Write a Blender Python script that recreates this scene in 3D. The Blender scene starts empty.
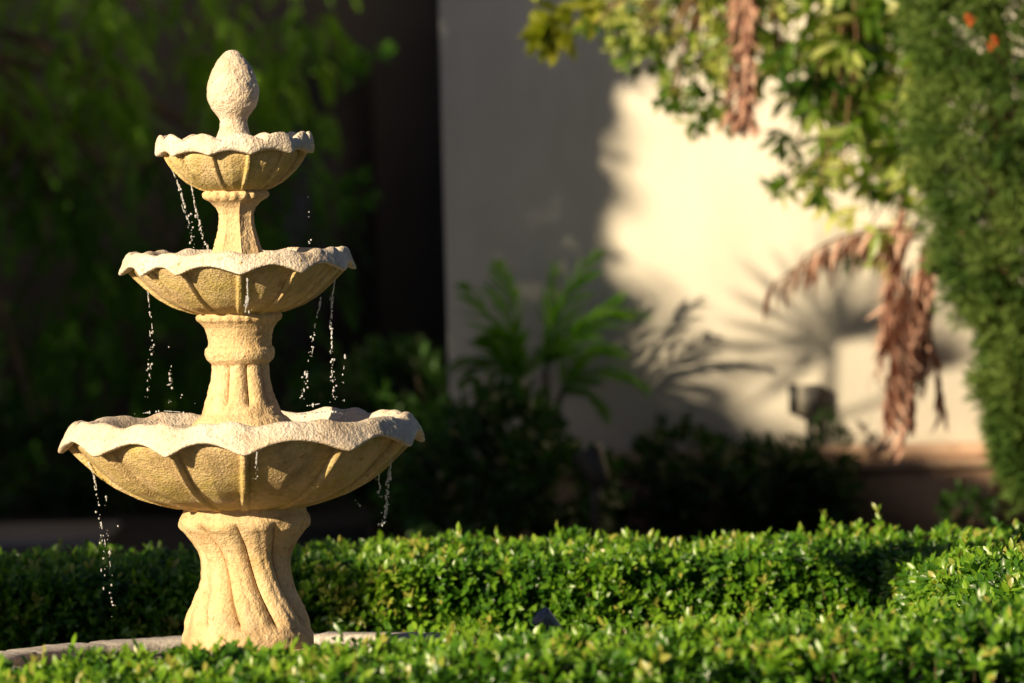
import bpy, math
import numpy as np
from mathutils import Vector, Matrix, noise

rng = np.random.default_rng(7)
S = bpy.context.scene
COL = S.collection
H = 1.65                    # eye height
FPX = 6600.0                # focal length in pixels at 1024 wide
DS = FPX/4428.0             # depth scale of the whole garden
PITCH = math.atan(191.5/FPX)
ROLL = math.radians(1.5)

# ------------------------------------------------------------------ camera
cam_d = bpy.data.cameras.new('camera')
cam = bpy.data.objects.new('camera', cam_d)
COL.objects.link(cam)
cam_d.sensor_width = 36.0
cam_d.lens = FPX * 36.0 / 1024.0
cam_d.clip_start = 0.1
cam_d.clip_end = 3000
cam.location = (0, 0, H)
M = Matrix.Rotation(math.pi / 2 - PITCH, 3, 'X') @ Matrix.Rotation(-ROLL, 3, 'Z')
cam.rotation_euler = M.to_euler()
cam_d.dof.use_dof = True
cam_d.dof.focus_distance = 12.1*DS
cam_d.dof.aperture_fstop = cam_d.lens / 80.0
S.camera = cam


def at(px, py, Y):
    """world point at depth Y (in units of DS) seen along the direction of pixel (px, py)"""
    Y = Y*DS
    d = M @ Vector(((px - 512) / FPX, (341.5 - py) / FPX, -1))
    k = Y / d.y
    return np.array((d.x * k, Y, H + d.z * k))


# ------------------------------------------------------------------ object helpers
def tag(o, label=None, cat=None, group=None, kind=None):
    if label: o['label'] = label
    if cat: o['category'] = cat
    if group: o['group'] = group
    if kind: o['kind'] = kind
    return o


def empty(name, loc, label, cat, group=None):
    o = bpy.data.objects.new(name, None)
    COL.objects.link(o)
    o.location = loc
    o.empty_display_size = 0.1
    return tag(o, label, cat, group)


def link(name, me, mat, parent=None, keep=True):
    o = bpy.data.objects.new(name, me)
    COL.objects.link(o)
    if mat: me.materials.append(mat)
    if parent is not None:
        o.parent = parent
        if keep:
            T = Vector((0, 0, 0))
            p = parent
            while p is not None:
                T += p.location
                p = p.parent
            o.location = -T
    return o


def mesh_np(name, V, F, smooth=True, attrs=None):
    """V (n,3); F list of arrays of faces (k, nsides)"""
    me = bpy.data.meshes.new(name)
    V = np.asarray(V, dtype=np.float32)
    Fs = [np.asarray(f, dtype=np.int32) for f in F if len(f)]
    loops = np.concatenate([f.ravel() for f in Fs])
    tot = np.concatenate([np.full(len(f), f.shape[1], dtype=np.int32) for f in Fs])
    st = np.concatenate([[0], np.cumsum(tot)[:-1]]).astype(np.int32)
    me.vertices.add(len(V)); me.vertices.foreach_set('co', V.ravel())
    me.loops.add(len(loops)); me.loops.foreach_set('vertex_index', loops)
    me.polygons.add(len(tot)); me.polygons.foreach_set('loop_start', st)
    me.polygons.foreach_set('loop_total', tot)
    if smooth: me.polygons.foreach_set('use_smooth', np.ones(len(tot), dtype=bool))
    for k, a in (attrs or {}).items():
        at_ = me.attributes.new(k, 'FLOAT', 'POINT')
        at_.data.foreach_set('value', np.asarray(a, dtype=np.float32))
    me.update(calc_edges=True)
    me.validate()
    return me


class MB:
    """collects simple shapes into one mesh"""
    def __init__(s): s.V = []; s.Q = []; s.T = []; s.n = 0
    def add(s, V, Q=(), T=()):
        V = np.asarray(V, float)
        s.V.append(V)
        if len(Q): s.Q.append(np.asarray(Q) + s.n)
        if len(T): s.T.append(np.asarray(T) + s.n)
        s.n += len(V)
    def box(s, a, b, R=None, c=None):
        x0, y0, z0 = a; x1, y1, z1 = b
        V = np.array([(x0,y0,z0),(x1,y0,z0),(x1,y1,z0),(x0,y1,z0),(x0,y0,z1),(x1,y0,z1),(x1,y1,z1),(x0,y1,z1)], float)
        if R is not None: V = (np.array(R) @ V.T).T
        if c is not None: V = V + np.array(c)
        s.add(V, [(0,3,2,1),(4,5,6,7),(0,1,5,4),(1,2,6,5),(2,3,7,6),(3,0,4,7)])
    def tube(s, pts, rad, seg=8, cap=True):
        pts = np.asarray(pts, float); n = len(pts)
        rad = np.broadcast_to(np.asarray(rad, float), (n,))
        tg = np.gradient(pts, axis=0); tg /= np.linalg.norm(tg, axis=1)[:, None] + 1e-9
        ref = np.array((0.13, 0.97, 0.2)) if abs(tg[0][2]) > .7 else np.array((0, 0, 1.0))
        u = np.cross(tg, ref); u /= np.linalg.norm(u, axis=1)[:, None] + 1e-9
        v = np.cross(tg, u)
        a = np.linspace(0, 2*np.pi, seg, endpoint=False)
        V = pts[:, None, :] + rad[:, None, None]*(np.cos(a)[None,:,None]*u[:,None,:] + np.sin(a)[None,:,None]*v[:,None,:])
        V = V.reshape(-1, 3)
        i = np.arange(n-1)[:, None]*seg; j = np.arange(seg)[None, :]; k = (j+1) % seg
        Q = np.stack([i+j, i+k, i+seg+k, i+seg+j], -1).reshape(-1, 4)
        T = []
        if cap:
            V = np.vstack([V, pts[0], pts[-1]])
            T = [(n*seg, (q+1) % seg, q) for q in range(seg)] + [(n*seg+1, (n-1)*seg+q, (n-1)*seg+(q+1) % seg) for q in range(seg)]
        s.add(V, Q, T)
    def build(s, name, mat, parent=None, smooth=True):
        V = np.vstack(s.V)
        F = []
        if s.Q: F.append(np.vstack(s.Q))
        if s.T: F.append(np.vstack(s.T))
        return link(name, mesh_np(name, V, F, smooth), mat, parent)


# ------------------------------------------------------------------ materials
def mat(name):
    m = bpy.data.materials.new(name); m.use_nodes = True
    nt = m.node_tree
    b = nt.nodes['Principled BSDF']
    return m, nt, b, nt.nodes, nt.links


def ramp(nt, fac, stops):
    r = nt.nodes.new('ShaderNodeValToRGB')
    e = r.color_ramp.elements
    while len(e) < len(stops): e.new(0.5)
    for q, (p, c) in zip(e, stops):
        q.position = p; q.color = (*c, 1) if len(c) == 3 else c
    nt.links.new(fac, r.inputs['Fac'])
    return r.outputs['Color']


def noise_n(nt, scale, detail=4, rough=.6, vec=None, dist=0):
    n = nt.nodes.new('ShaderNodeTexNoise')
    n.inputs['Scale'].default_value = scale; n.inputs['Detail'].default_value = detail
    n.inputs['Roughness'].default_value = rough; n.inputs['Distortion'].default_value = dist
    if vec is None:
        tc = nt.nodes.new('ShaderNodeTexCoord'); vec = tc.outputs['Object']
    nt.links.new(vec, n.inputs['Vector'])
    return n.outputs['Fac']


def mixc(nt, fac, a, b, mode='MIX'):
    x = nt.nodes.new('ShaderNodeMix'); x.data_type = 'RGBA'; x.blend_type = mode
    for s_, v in ((0, fac), (6, a), (7, b)):
        if isinstance(v, (int, float)): x.inputs[s_].default_value = v
        elif isinstance(v, tuple): x.inputs[s_].default_value = (*v, 1)
        else: nt.links.new(v, x.inputs[s_])
    return x.outputs[2]


def bump(nt, b, h, strength, dist, prev=None):
    n = nt.nodes.new('ShaderNodeBump'); n.inputs['Strength'].default_value = strength
    n.inputs['Distance'].default_value = dist
    nt.links.new(h, n.inputs['Height'])
    if prev is not None: nt.links.new(prev, n.inputs['Normal'])
    nt.links.new(n.outputs['Normal'], b.inputs['Normal'])
    return n.outputs['Normal']


def mapping(nt, sc):
    tc = nt.nodes.new('ShaderNodeTexCoord'); mp = nt.nodes.new('ShaderNodeMapping')
    mp.inputs['Scale'].default_value = sc
    nt.links.new(tc.outputs['Object'], mp.inputs['Vector'])
    return mp.outputs['Vector']


def stone(name, c0, c1, c2, moss=0.0, grain=1.0):
    m, nt, b, N, L = mat(name)
    big = noise_n(nt, 7, 5, .65, dist=.4)
    fine = noise_n(nt, 90, 4, .7)
    col = ramp(nt, big, [(.30, c0), (.5, c1), (.72, c2)])
    sp = ramp(nt, fine, [(.30, (.62, .55, .45)), (.46, (.96, .96, .96)), (.66, (1.08, 1.06, 1.03))])
    col = mixc(nt, .8, col, sp, 'MULTIPLY')
    pits = noise_n(nt, 38, 2, .5)
    pc = ramp(nt, pits, [(.26, (.42, .30, .18)), (.33, (1, 1, 1))])
    col = mixc(nt, .55, col, pc, 'MULTIPLY')
    if moss:
        st = noise_n(nt, 5.5, 6, .7, mapping(nt, (1.6, 1.6, .7)), .7)
        mf = ramp(nt, st, [(.42, (0, 0, 0)), (.66, (moss, moss, moss))])
        col = mixc(nt, mf, col, (.60, .50, .08))
        st2 = noise_n(nt, 13, 5, .7, mapping(nt, (1.3, 1.3, .35)), .4)
        mf2 = ramp(nt, st2, [(.52, (0, 0, 0)), (.74, (moss*.8,)*3)])
        col = mixc(nt, mf2, col, (.16, .10, .035))
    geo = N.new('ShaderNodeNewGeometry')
    if moss:
        dk = noise_n(nt, 4.2, 8, .75, mapping(nt, (1, 1, .55)), 1.2)
        col = mixc(nt, ramp(nt, dk, [(.52, (0, 0, 0)), (.68, (.48, .48, .48))]) if moss > .3 else ramp(nt, dk, [(.56, (0, 0, 0)), (.70, (.45, .45, .45))]), col, (.30, .19, .085))
        rs = noise_n(nt, 11, 6, .8, mapping(nt, (1, 1, .18)), .8)
        col = mixc(nt, ramp(nt, rs, [(.55, (0, 0, 0)), (.72, (.5, .5, .5))]), col, (.55, .27, .10))
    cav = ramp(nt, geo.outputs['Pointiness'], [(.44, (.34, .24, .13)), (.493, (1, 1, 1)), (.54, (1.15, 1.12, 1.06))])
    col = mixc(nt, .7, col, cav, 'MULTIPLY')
    L.new(col, b.inputs['Base Color'])
    wet = noise_n(nt, 7, 4, .6, mapping(nt, (1, 1, .15)), .5)
    L.new(ramp(nt, wet, [(.55, (.85, .85, .85)), (.68, (.42, .42, .42))]), b.inputs['Roughness'])
    col = mixc(nt, ramp(nt, wet, [(.57, (0, 0, 0)), (.68, (.45, .45, .45))]), col, (.34, .22, .12)) if moss else col
    L.new(col, b.inputs['Base Color'])
    b.inputs['Specular IOR Level'].default_value = .3
    p = bump(nt, b, fine, .85*grain, .005)
    v = N.new('ShaderNodeTexVoronoi'); v.inputs['Scale'].default_value = 150
    tc = N.new('ShaderNodeTexCoord'); L.new(tc.outputs['Object'], v.inputs['Vector'])
    bump(nt, b, v.outputs['Distance'], .5*grain, .0035, p)
    return m


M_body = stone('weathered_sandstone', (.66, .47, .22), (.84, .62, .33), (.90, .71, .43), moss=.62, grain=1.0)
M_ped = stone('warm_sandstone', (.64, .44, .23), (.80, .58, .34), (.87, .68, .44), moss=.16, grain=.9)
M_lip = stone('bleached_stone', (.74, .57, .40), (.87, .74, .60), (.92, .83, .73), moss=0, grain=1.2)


def leafmat(name, dark, mid, light, trans=.35, rough=.4, spec=.4, tcol=None, tip=None):
    m, nt, b, N, L = mat(name)
    a = N.new('ShaderNodeAttribute'); a.attribute_name = 'val'
    col = ramp(nt, a.outputs['Fac'], [(0, dark), (.45, mid), (.93, light), (1, tip or light)])
    L.new(col, b.inputs['Base Color'])
    b.inputs['Roughness'].default_value = rough
    b.inputs['Specular IOR Level'].default_value = spec
    t = N.new('ShaderNodeBsdfTranslucent')
    L.new(mixc(nt, 1.0, col, tcol or (1.5, 1.6, .55), 'MULTIPLY'), t.inputs['Color'])
    x = N.new('ShaderNodeMixShader'); x.inputs['Fac'].default_value = trans
    L.new(b.outputs[0], x.inputs[1]); L.new(t.outputs[0], x.inputs[2])
    L.new(x.outputs[0], N['Material Output'].inputs['Surface'])
    return m


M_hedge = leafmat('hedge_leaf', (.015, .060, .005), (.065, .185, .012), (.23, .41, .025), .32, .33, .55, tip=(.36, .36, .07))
M_feather = leafmat('feathery_leaf', (.015, .060, .005), (.045, .15, .010), (.14, .29, .02), .3, .6, .2)
M_broad = leafmat('broad_leaf', (.03, .085, .010), (.15, .27, .025), (.66, .68, .24), .40, .35, .5)
M_yellow = leafmat('yellow_leaf', (.16, .20, .02), (.26, .30, .03), (.38, .38, .05), .4, .4, .4)
M_palm = leafmat('palm_leaf', (.04, .14, .012), (.11, .29, .02), (.24, .42, .04), .45, .4, .4)
M_shrub = leafmat('shrub_leaf', (.012, .04, .006), (.025, .075, .010), (.05, .13, .015), .25, .45, .3)
M_conif = leafmat('conifer_leaf', (.022, .06, .012), (.085, .16, .03), (.20, .28, .07), .2, .6, .2)
M_dead = leafmat('dead_leaf', (.16, .075, .055), (.42, .23, .17), (.72, .49, .38), .15, .7, .15, (1.3, .9, .6))
M_shade = leafmat('shade_leaf', (.02, .06, .01), (.03, .08, .01), (.04, .1, .02), 0.0, .6, .2)
M_orange = leafmat('orange_petal', (.55, .12, .03), (.62, .16, .05), (.7, .2, .06), .3, .5, .3, (1.2, .8, .6))
M_cream = leafmat('cream_petal', (.7, .62, .42), (.75, .68, .5), (.8, .75, .6), .3, .5, .3, (1.1, 1.05, .8))


def barkmat(name, c0, c1):
    m, nt, b, N, L = mat(name)
    n = noise_n(nt, 30, 5, .7, mapping(nt, (1, 1, .25)))
    L.new(ramp(nt, n, [(.35, c0), (.65, c1)]), b.inputs['Base Color'])
    b.inputs['Roughness'].default_value = .9
    bump(nt, b, n, .6, .01)
    return m


M_bark = barkmat('grey_brown_bark', (.05, .035, .022), (.13, .09, .06))
M_barkred = barkmat('reddish_bark', (.11, .055, .03), (.28, .15, .085))
M_twig = barkmat('hedge_twig', (.10, .065, .035), (.26, .18, .10))

# ------------------------------------------------------------------ leaves
TU = np.array([0, .30, .34, .30, .66, .70, .66, 1.0])
TV = np.array([0, .46, 0, -.46, .45, 0, -.45, 0])
TW = np.array([0, .10, 0, .10, .06, 0, .06, 0])
TF4 = np.array([(1, 4, 5, 2), (2, 5, 6, 3)])
TF3 = np.array([(0, 1, 2), (0, 2, 3), (4, 7, 5), (5, 7, 6)])


def unit(a): return a / (np.linalg.norm(a, axis=-1, keepdims=True) + 1e-9)


def leaves_mesh(name, P, D, Nn, L, W, val, curl=.12):
    n = len(P)
    D = unit(D); Y = unit(np.cross(Nn, D)); Z = np.cross(D, Y)
    L = np.broadcast_to(L, (n,)); W = np.broadcast_to(W, (n,))
    cu = curl * (TU**2)
    V = (P[:, None, :] + D[:, None, :]*(L[:, None]*TU)[:, :, None]
         + Y[:, None, :]*(W[:, None]*TV)[:, :, None]
         + Z[:, None, :]*((W[:, None]*TW*1.6) - L[:, None]*cu)[:, :, None]).reshape(-1, 3)
    o = (np.arange(n)*8)[:, None, None]
    return mesh_np(name, V, [(o+TF4).reshape(-1, 4), (o+TF3).reshape(-1, 3)], True, {'val': np.repeat(val, 8)})


def rvec(n): return unit(rng.normal(size=(n, 3)))


def sprigs(B, A, k, slen, ll, lw, spread=.9, vbase=None, vspread=.25, lvar=.25, upn=.6, face=None):
    """B base points, A axes; k leaves on each shoot. returns arrays for leaves_mesh"""
    n = len(B); A = unit(A)
    R = rvec(n); U = unit(np.cross(A, R)); W2 = np.cross(A, U)
    sl = np.broadcast_to(slen, (n,))
    P = []; D = []; N_ = []; LL = []; LW = []; VV = []
    ph = rng.uniform(0, 6.28, n)
    vb = rng.uniform(.2, .8, n) if vbase is None else vbase
    for i in range(k):
        f = (i+.4)/k
        a = ph + i*2.4 + rng.normal(0, .25, n)
        side = np.cos(a)[:, None]*U + np.sin(a)[:, None]*W2
        sp = spread*(1.15-.75*f)
        d = unit(A + side*sp + rng.normal(0, .12, (n, 3)))
        P.append(B + A*(sl*f)[:, None])
        D.append(d)
        nn = unit(np.cross(np.cross(d, A + .001), d)*1.0 + (np.array((0, 0, upn)) if face is None else np.array(face)) + rng.normal(0, .3, (n, 3)))
        N_.append(nn)
        s = rng.uniform(1-lvar, 1+lvar, n)*(1.0-.25*f)
        LL.append(ll*s); LW.append(lw*s)
        VV.append(np.clip(vb + vspread*(f-.4) + rng.normal(0, .12, n), 0, 1))
    return [np.concatenate(x) for x in (P, D, N_, LL, LW, VV)]


def cat(lst): return [np.concatenate([l[i] for l in lst]) for i in range(6)]


def pinnate(start, d, length, droop, npairs, ll, lw, ang=1.0, hang=0.0, vb=.5, twist=0.0, jit=.12, taper=True):
    """one pinnate frond: returns (rachis points, leaf arrays)"""
    d = np.array(d, float); d /= np.linalg.norm(d)
    pts = [np.array(start, float)]; t = d.copy(); m = 14
    for i in range(m):
        t = t + np.array((0, 0, -droop/m)); t /= np.linalg.norm(t)
        pts.append(pts[-1] + t*length/m)
    pts = np.array(pts); tg = unit(np.gradient(pts, axis=0))
    s = np.linspace(.08, 1, npairs)
    Pm = np.stack([np.interp(s*m, np.arange(m+1), pts[:, i]) for i in range(3)], 1)
    Tm = unit(np.stack([np.interp(s*m, np.arange(m+1), tg[:, i]) for i in range(3)], 1))
    up = np.array((math.sin(twist), .25*math.cos(twist*2), math.cos(twist)))
    side = unit(np.cross(Tm, up)); nrm = np.cross(side, Tm)
    env = np.sin(np.pi*np.clip(s*.86+.10, 0, 1))**.6 if taper else np.ones_like(s)
    out = []
    for sg in (-1, 1):
        dd = unit(Tm*math.cos(ang) + side*sg*math.sin(ang) + np.array((0, 0, -hang)) + rng.normal(0, jit, (npairs, 3)))
        sc = env*rng.uniform(.8, 1.1, npairs)
        out.append([Pm, dd, unit(nrm + rng.normal(0, .25, (npairs, 3))), ll*sc, np.full(npairs, lw)*rng.uniform(.8, 1.2, npairs), np.clip(vb+rng.normal(0, .15, npairs), 0, 1)])
    return pts, cat(out)


def bez(a, b, c, n=8):
    t = np.linspace(0, 1, n)[:, None]
    return (1-t)**2*np.array(a) + 2*t*(1-t)*np.array(b) + t*t*np.array(c)


# ------------------------------------------------------------------ fountain
FX, FY = -0.738, 12.0*DS


def zf(y):
    yy = 341.5 + (y-341.5)*math.cos(ROLL) - 269*math.sin(ROLL)
    return H - FY*math.tan(PITCH + math.atan((yy-341.5)/FPX))


K = 1/369.0


def resample(prof, step):
    out = []
    for a, b in zip(prof[:-1], prof[1:]):
        a = np.array(a, float); b = np.array(b, float)
        n = max(1, int(math.ceil(np.linalg.norm((b-a)[:2])/step)))
        for i in range(n): out.append(a+(b-a)*i/n)
    out.append(np.array(prof[-1], float))
    return np.array(out)


def smooth_rows(a, it=2):
    for _ in range(it):
        b = a.copy(); b[1:-1] = (a[:-2]+2*a[1:-1]+a[2:])/4; a = b
    return a


def revolve(name, R, Z, material, parent, close=True, jitter=.0012, cap_top=False, cap_bot=False, seed=0.0, jscale=14, center=(FX, FY)):
    """R, Z arrays (rows, seg)"""
    n, s = R.shape
    th = np.linspace(0, 2*np.pi, s, endpoint=False)
    X = R*np.sin(th)[None]; Y = -R*np.cos(th)[None]
    V = np.stack([X, Y, Z], -1).reshape(-1, 3)
    if jitter:
        d = np.array([noise.noise(Vector((x*jscale+seed, y*jscale, z*jscale)))
                      + .6*noise.noise(Vector((x*jscale*3.7, y*jscale*3.7+seed, z*jscale*3.7)))
                      + .35*noise.noise(Vector((x*jscale*11, y*jscale*11+seed, z*jscale*11))) for x, y, z in V])
        r = np.hypot(V[:, 0], V[:, 1])+1e-6
        V[:, 0] += V[:, 0]/r*d*jitter; V[:, 1] += V[:, 1]/r*d*jitter; V[:, 2] += d*jitter*.6
    i = np.arange(n-1)[:, None]*s; j = np.arange(s)[None]; k = (j+1) % s
    Q = np.stack([i+j, i+k, i+s+k, i+s+j], -1).reshape(-1, 4)
    T = []
    extra = []
    if cap_bot:
        c = len(V)+len(extra); extra.append((0, 0, Z[0].mean())); T += [(c, (q+1) % s, q) for q in range(s)]
    if cap_top:
        c = len(V)+len(extra); extra.append((0, 0, Z[-1].mean())); o = (n-1)*s
        T += [(c, o+q, o+(q+1) % s) for q in range(s)]
    if extra: V = np.vstack([V, extra])
    V = V + np.array((center[0], center[1], 0))
    return link(name, mesh_np(name, V, [Q] + ([np.array(T)] if T else []), True), material, parent)


SEG = 640
TH = np.linspace(0, 2*np.pi, SEG, endpoint=False)


def wrap(a): return (a+np.pi) % (2*np.pi) - np.pi


def bowl(body, lip, nrib, th0, rib_w, rib_h, dipA, bumpA, bumpN2, parent, big, seed, lipout):
    """body: list (r,y) bottom->top under lip; lip: list (r,y,wl,wu) weights of lower / upper wave"""
    per = 2*np.pi/nrib
    ph = TH-th0
    ph = ph + .045*(np.sin(3*TH+seed)-math.sin(seed)) + .03*(np.sin(5*TH+2*seed)-math.sin(2*seed))
    dist = np.abs(((ph + per/2) % per) - per/2)       # angle to the nearest rib
    # body
    B = resample([(r, y) for r, y in body], 2.2)
    B = smooth_rows(B, 3)
    n = len(B)
    f = np.linspace(0, 1, n)
    R = np.repeat(B[:, :1], SEG, 1)*K
    Zc = np.array([zf(y) for y in B[:, 1]])
    Z = np.repeat(Zc[:, None], SEG, 1)
    arc = dist[None]*np.maximum(R, .02)
    prof = np.exp(-(arc/rib_w)**4)
    fade = np.clip(f*7, 0, 1)[:, None]
    pan = np.cos(np.pi*dist/per)[None]**2
    bulge = -(.010 if big else .005)*(1-np.clip(dist/(per/2), 0, 1)**2)[None]
    bulge = (.017 if big else .009)*((np.clip(dist/(per/2), 0, 1))**.8)[None]*np.sin(np.pi*np.clip(f, 0, 1)**.9)[:, None]
    R = R + rib_h*prof*fade + (bulge-(.017 if big else .010))*fade
    o_body = revolve('bowl', R, Z, M_body, parent, jitter=.0022, cap_bot=True, seed=seed, jscale=18)
    # lip
    Lp = resample([tuple(p) for p in lip], 1.3)
    Lp = smooth_rows(Lp, 2)
    low = np.clip(1.1-np.sqrt(np.sin(nrib*ph/2)**2+.012), 0, 1.1)     # 1 at ribs, pointed
    a2 = 1+.45*np.sin(2*TH+seed*3)+.3*np.sin(5*TH+seed)
    up = (np.sqrt(np.cos(nrib*(ph+.10)/2)**2+.01)*1.02)*bumpA + bumpN2*a2*(.5+.5*np.cos(2*nrib*ph+1.1+.5*np.sin(2*TH+seed)))
    R = Lp[:, :1]*K + lipout*K*Lp[:, 2:3]*(low[None]-.5) + .9*K*Lp[:, 3:4]*(up[None]/max(bumpA+bumpN2, 1e-3)-.5)
    R = R + np.zeros((len(Lp), SEG))
    Z = np.array([zf(y) for y in Lp[:, 1]])[:, None] - dipA*K*Lp[:, 2:3]*low[None] + K*Lp[:, 3:4]*up[None]
    o_lip = revolve('rim', R, Z, M_lip, o_body, jitter=.0024, seed=seed+5, jscale=16)
    return o_body, o_lip


fountain = empty('tiered_fountain', (FX, FY, zf(643)), 'weathered sandstone three tiered fountain with scalloped bowls dripping water', 'fountain')

# --- base pedestal (spiral flutes)
pp = [(10, 648), (66, 648), (66, 634), (64, 631), (63, 626), (61.5, 618), (58, 608), (53.5, 598), (48.5, 588), (45.5, 578), (44, 568), (44.5, 559),
      (47, 550), (52, 542), (59, 534), (64.5, 528), (66, 523), (65.5, 518), (62.5, 514), (61.5, 510), (61.5, 505)]
Pp = smooth_rows(resample(pp, 1.5), 2)
yy = Pp[:, 1]
fl = np.clip((628-yy)/7, 0, 1)*np.clip((yy-519)/8, 0, 1)
tw = math.radians(-6) + (yy-520)/105*math.radians(38)
R = np.repeat(Pp[:, :1], SEG, 1)*K
nf = 10
u = ((TH[None]-tw[:, None])*nf/(2*np.pi)) % 1.0
ridge = np.abs(np.sin(np.pi*u))**.55
second = np.exp(-((u-.5)/.10)**2)
R = R*(1 + fl[:, None]*(.175*(ridge-.85) - .018*second))
# rounded heads where the flutes meet the collar
Z = np.repeat(np.array([zf(y) for y in yy])[:, None], SEG, 1)
Z = Z + (np.clip((yy-522)/10, 0, 1)*np.clip((545-yy)/12, 0, 1))[:, None]*.010*(ridge-.5)
revolve('pedestal', R, Z, M_ped, fountain, jitter=.0022, seed=1.0, jscale=15)
# --- plinth block below
pl = MB()
# --- middle pedestal
pm = [(50, 432), (50, 424), (46, 419), (40, 414), (38.5, 409), (36.5, 404), (32.5, 393), (29.5, 381), (28, 370), (28, 364), (30.5, 362), (33.5, 359), (35, 354), (34.5, 349), (32, 346.5),
      (31.5, 342), (32.5, 335), (35, 327), (39, 322), (42.5, 319.5), (43.5, 316), (42, 312.5), (40, 308)]
Pm_ = smooth_rows(resample(pm, 1.2), 1)
yy = Pm_[:, 1]
fl = np.clip((407-yy)/5, 0, 1)*np.clip((yy-363)/3, 0, 1)
u = ((TH[None]-math.radians(16))*9/(2*np.pi)) % 1.0
ridge = np.abs(np.sin(np.pi*u))**.5
R = np.repeat(Pm_[:, :1], SEG, 1)*K*(1+fl[:, None]*.23*(ridge-.85))
den = np.clip((324-yy)/3, 0, 1)*np.clip((yy-313)/2, 0, 1)
R = R*(1+den[:, None]*.012*np.cos(26*TH)[None])
Z = np.repeat(np.array([zf(y) for y in yy])[:, None], SEG, 1)
revolve('pedestal', R, Z, M_ped, fountain, jitter=.0024, seed=2.0, jscale=20)
# --- upper pedestal
pu = [(34, 268), (29.5, 262), (27, 257), (24.5, 250), (21.5, 240), (18.5, 230), (17, 220), (17.3, 213), (20, 207), (25, 202), (30, 199), (32, 196.5), (32.5, 193.5), (31, 191), (28, 188)]
Pu = smooth_rows(resample(pu, 1.1), 1)
yy = Pu[:, 1]
fl = np.clip((262-yy)/4, 0, 1)*np.clip((yy-200)/5, 0, 1)
u = ((TH[None]-math.radians(12))*8/(2*np.pi)) % 1.0
ridge = np.abs(np.sin(np.pi*u))**.7
R = np.repeat(Pu[:, :1], SEG, 1)*K*(1-fl[:, None]*.13*(ridge-.3))
den = np.clip((200-yy)/2, 0, 1)*np.clip((yy-190)/2, 0, 1)
R = R*(1+den[:, None]*.035*np.cos(20*TH)[None])
Z = np.repeat(np.array([zf(y) for y in yy])[:, None], SEG, 1)
revolve('pedestal', R, Z, M_ped, fountain, jitter=.0020, seed=3.0, jscale=24)
# --- finial
pf = [(26, 150), (22, 144), (18.5, 139), (16, 133), (14, 127), (13.2, 122), (14.5, 117.5), (18.5, 112.5), (22.5, 107), (25.2, 100), (26, 93), (25.6, 86), (23.2, 77), (19.4, 68), (14.6, 60),
      (10, 54.8), (7, 52), (5.5, 50.8), (3.5, 49.8), (.5, 49.6)]
Pf = smooth_rows(resample(pf, 1.2), 2)
R = np.repeat(Pf[:, :1], SEG, 1)*K
rr = np.clip((Pf[:, 1]-54)/10, 0, 1)*np.clip((118-Pf[:, 1])/10, 0, 1)
R = R*(1+rr[:, None]*.015*np.sin(7*TH[None]+Pf[:, 1:2]*.13)*np.cos(Pf[:, 1:2]*.35+2*TH[None]))
Z = np.repeat(np.array([zf(y) for y in Pf[:, 1]])[:, None], SEG, 1)
revolve('finial', R, Z, M_lip, fountain, jitter=.0018, seed=4.0, jscale=22)

rad = math.radians
# --- bowls
big_b, _ = bowl([(20, 508.5), (60, 508), (75, 504.5), (100, 497), (123, 485.5), (138, 475), (149, 465), (161, 454), (170, 444.5), (174, 438.5), (173, 433)],
     [(164, 431.5, .4, 0), (172, 434, .8, 0), (177, 434.5, 1, 0), (181, 433.5, 1, 0), (181.5, 431.5, 1, 0), (179, 429, .85, .2), (175, 425.5, .55, .5), (170.5, 421.8, .35, .9), (166.5, 420.3, .25, 1), (162, 420.6, .2, 1), (157, 423.5, .1, .8), (151, 429, 0, .3), (142, 438, 0, 0), (120, 452, 0, 0), (60, 458, 0, 0), (45, 458, 0, 0)],
     12, rad(3), .0105, .028, 14, 4.6, 2.4, fountain, True, .8, 7)
mid_b, _ = bowl([(20, 314), (42, 313.2), (63, 306), (78, 297), (92, 285), (103, 274), (110, 267), (112.5, 263), (112, 260)],
     [(102, 262, .4, 0), (109, 263, .8, 0), (114, 263.5, 1, 0), (116.5, 262.3, 1, 0), (116, 260.5, 1, .1), (113.5, 257.5, .7, .4), (110.5, 253.8, .4, .9), (107.3, 252.3, .3, 1), (103.8, 252.8, .2, 1), (100, 256, 0, .6), (94, 262, 0, .1), (78, 274, 0, 0), (35, 280, 0, 0), (24, 280, 0, 0)],
     12, rad(3), .0075, .018, 9.5, 3.2, 1.8, fountain, False, 1.9, 5)
top_b, _ = bowl([(14, 190.8), (33, 190), (48, 182.5), (60, 172), (68, 162), (72.5, 154), (72, 149)],
     [(69, 149, .4, 0), (75, 150.5, .8, 0), (79, 149, 1, 0), (80, 146, 1, .1), (79, 142.5, .6, .5), (76, 140.5, .3, 1), (73, 140, .2, 1), (69.5, 141.5, .1, .8), (65, 146, 0, .2), (58, 152, 0, 0), (25, 158, 0, 0), (16, 158, 0, 0)],
     12, rad(14), .0060, .013, 5.5, 7.5, .5, fountain, False, 3.1, 3)

# water lying in the bowls
mw, nt, b, N, L = mat('clear_water')
b.inputs['Base Color'].default_value = (.02, .035, .025, 1); b.inputs['Roughness'].default_value = .06
b.inputs['IOR'].default_value = 1.33
bump(nt, b, noise_n(nt, 26, 3, .5), .25, .01)
for par, r, y, r0 in ((big_b, 150, 428.5, 30), (mid_b, 97, 259, 22), (top_b, 66, 145, 12)):
    rr = np.linspace(r0, r, 14)[:, None]*K + np.zeros((14, 96))
    zz = np.full((14, 96), zf(y))
    revolve('water', rr, zz, mw, par, jitter=.0012, jscale=30)
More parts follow.
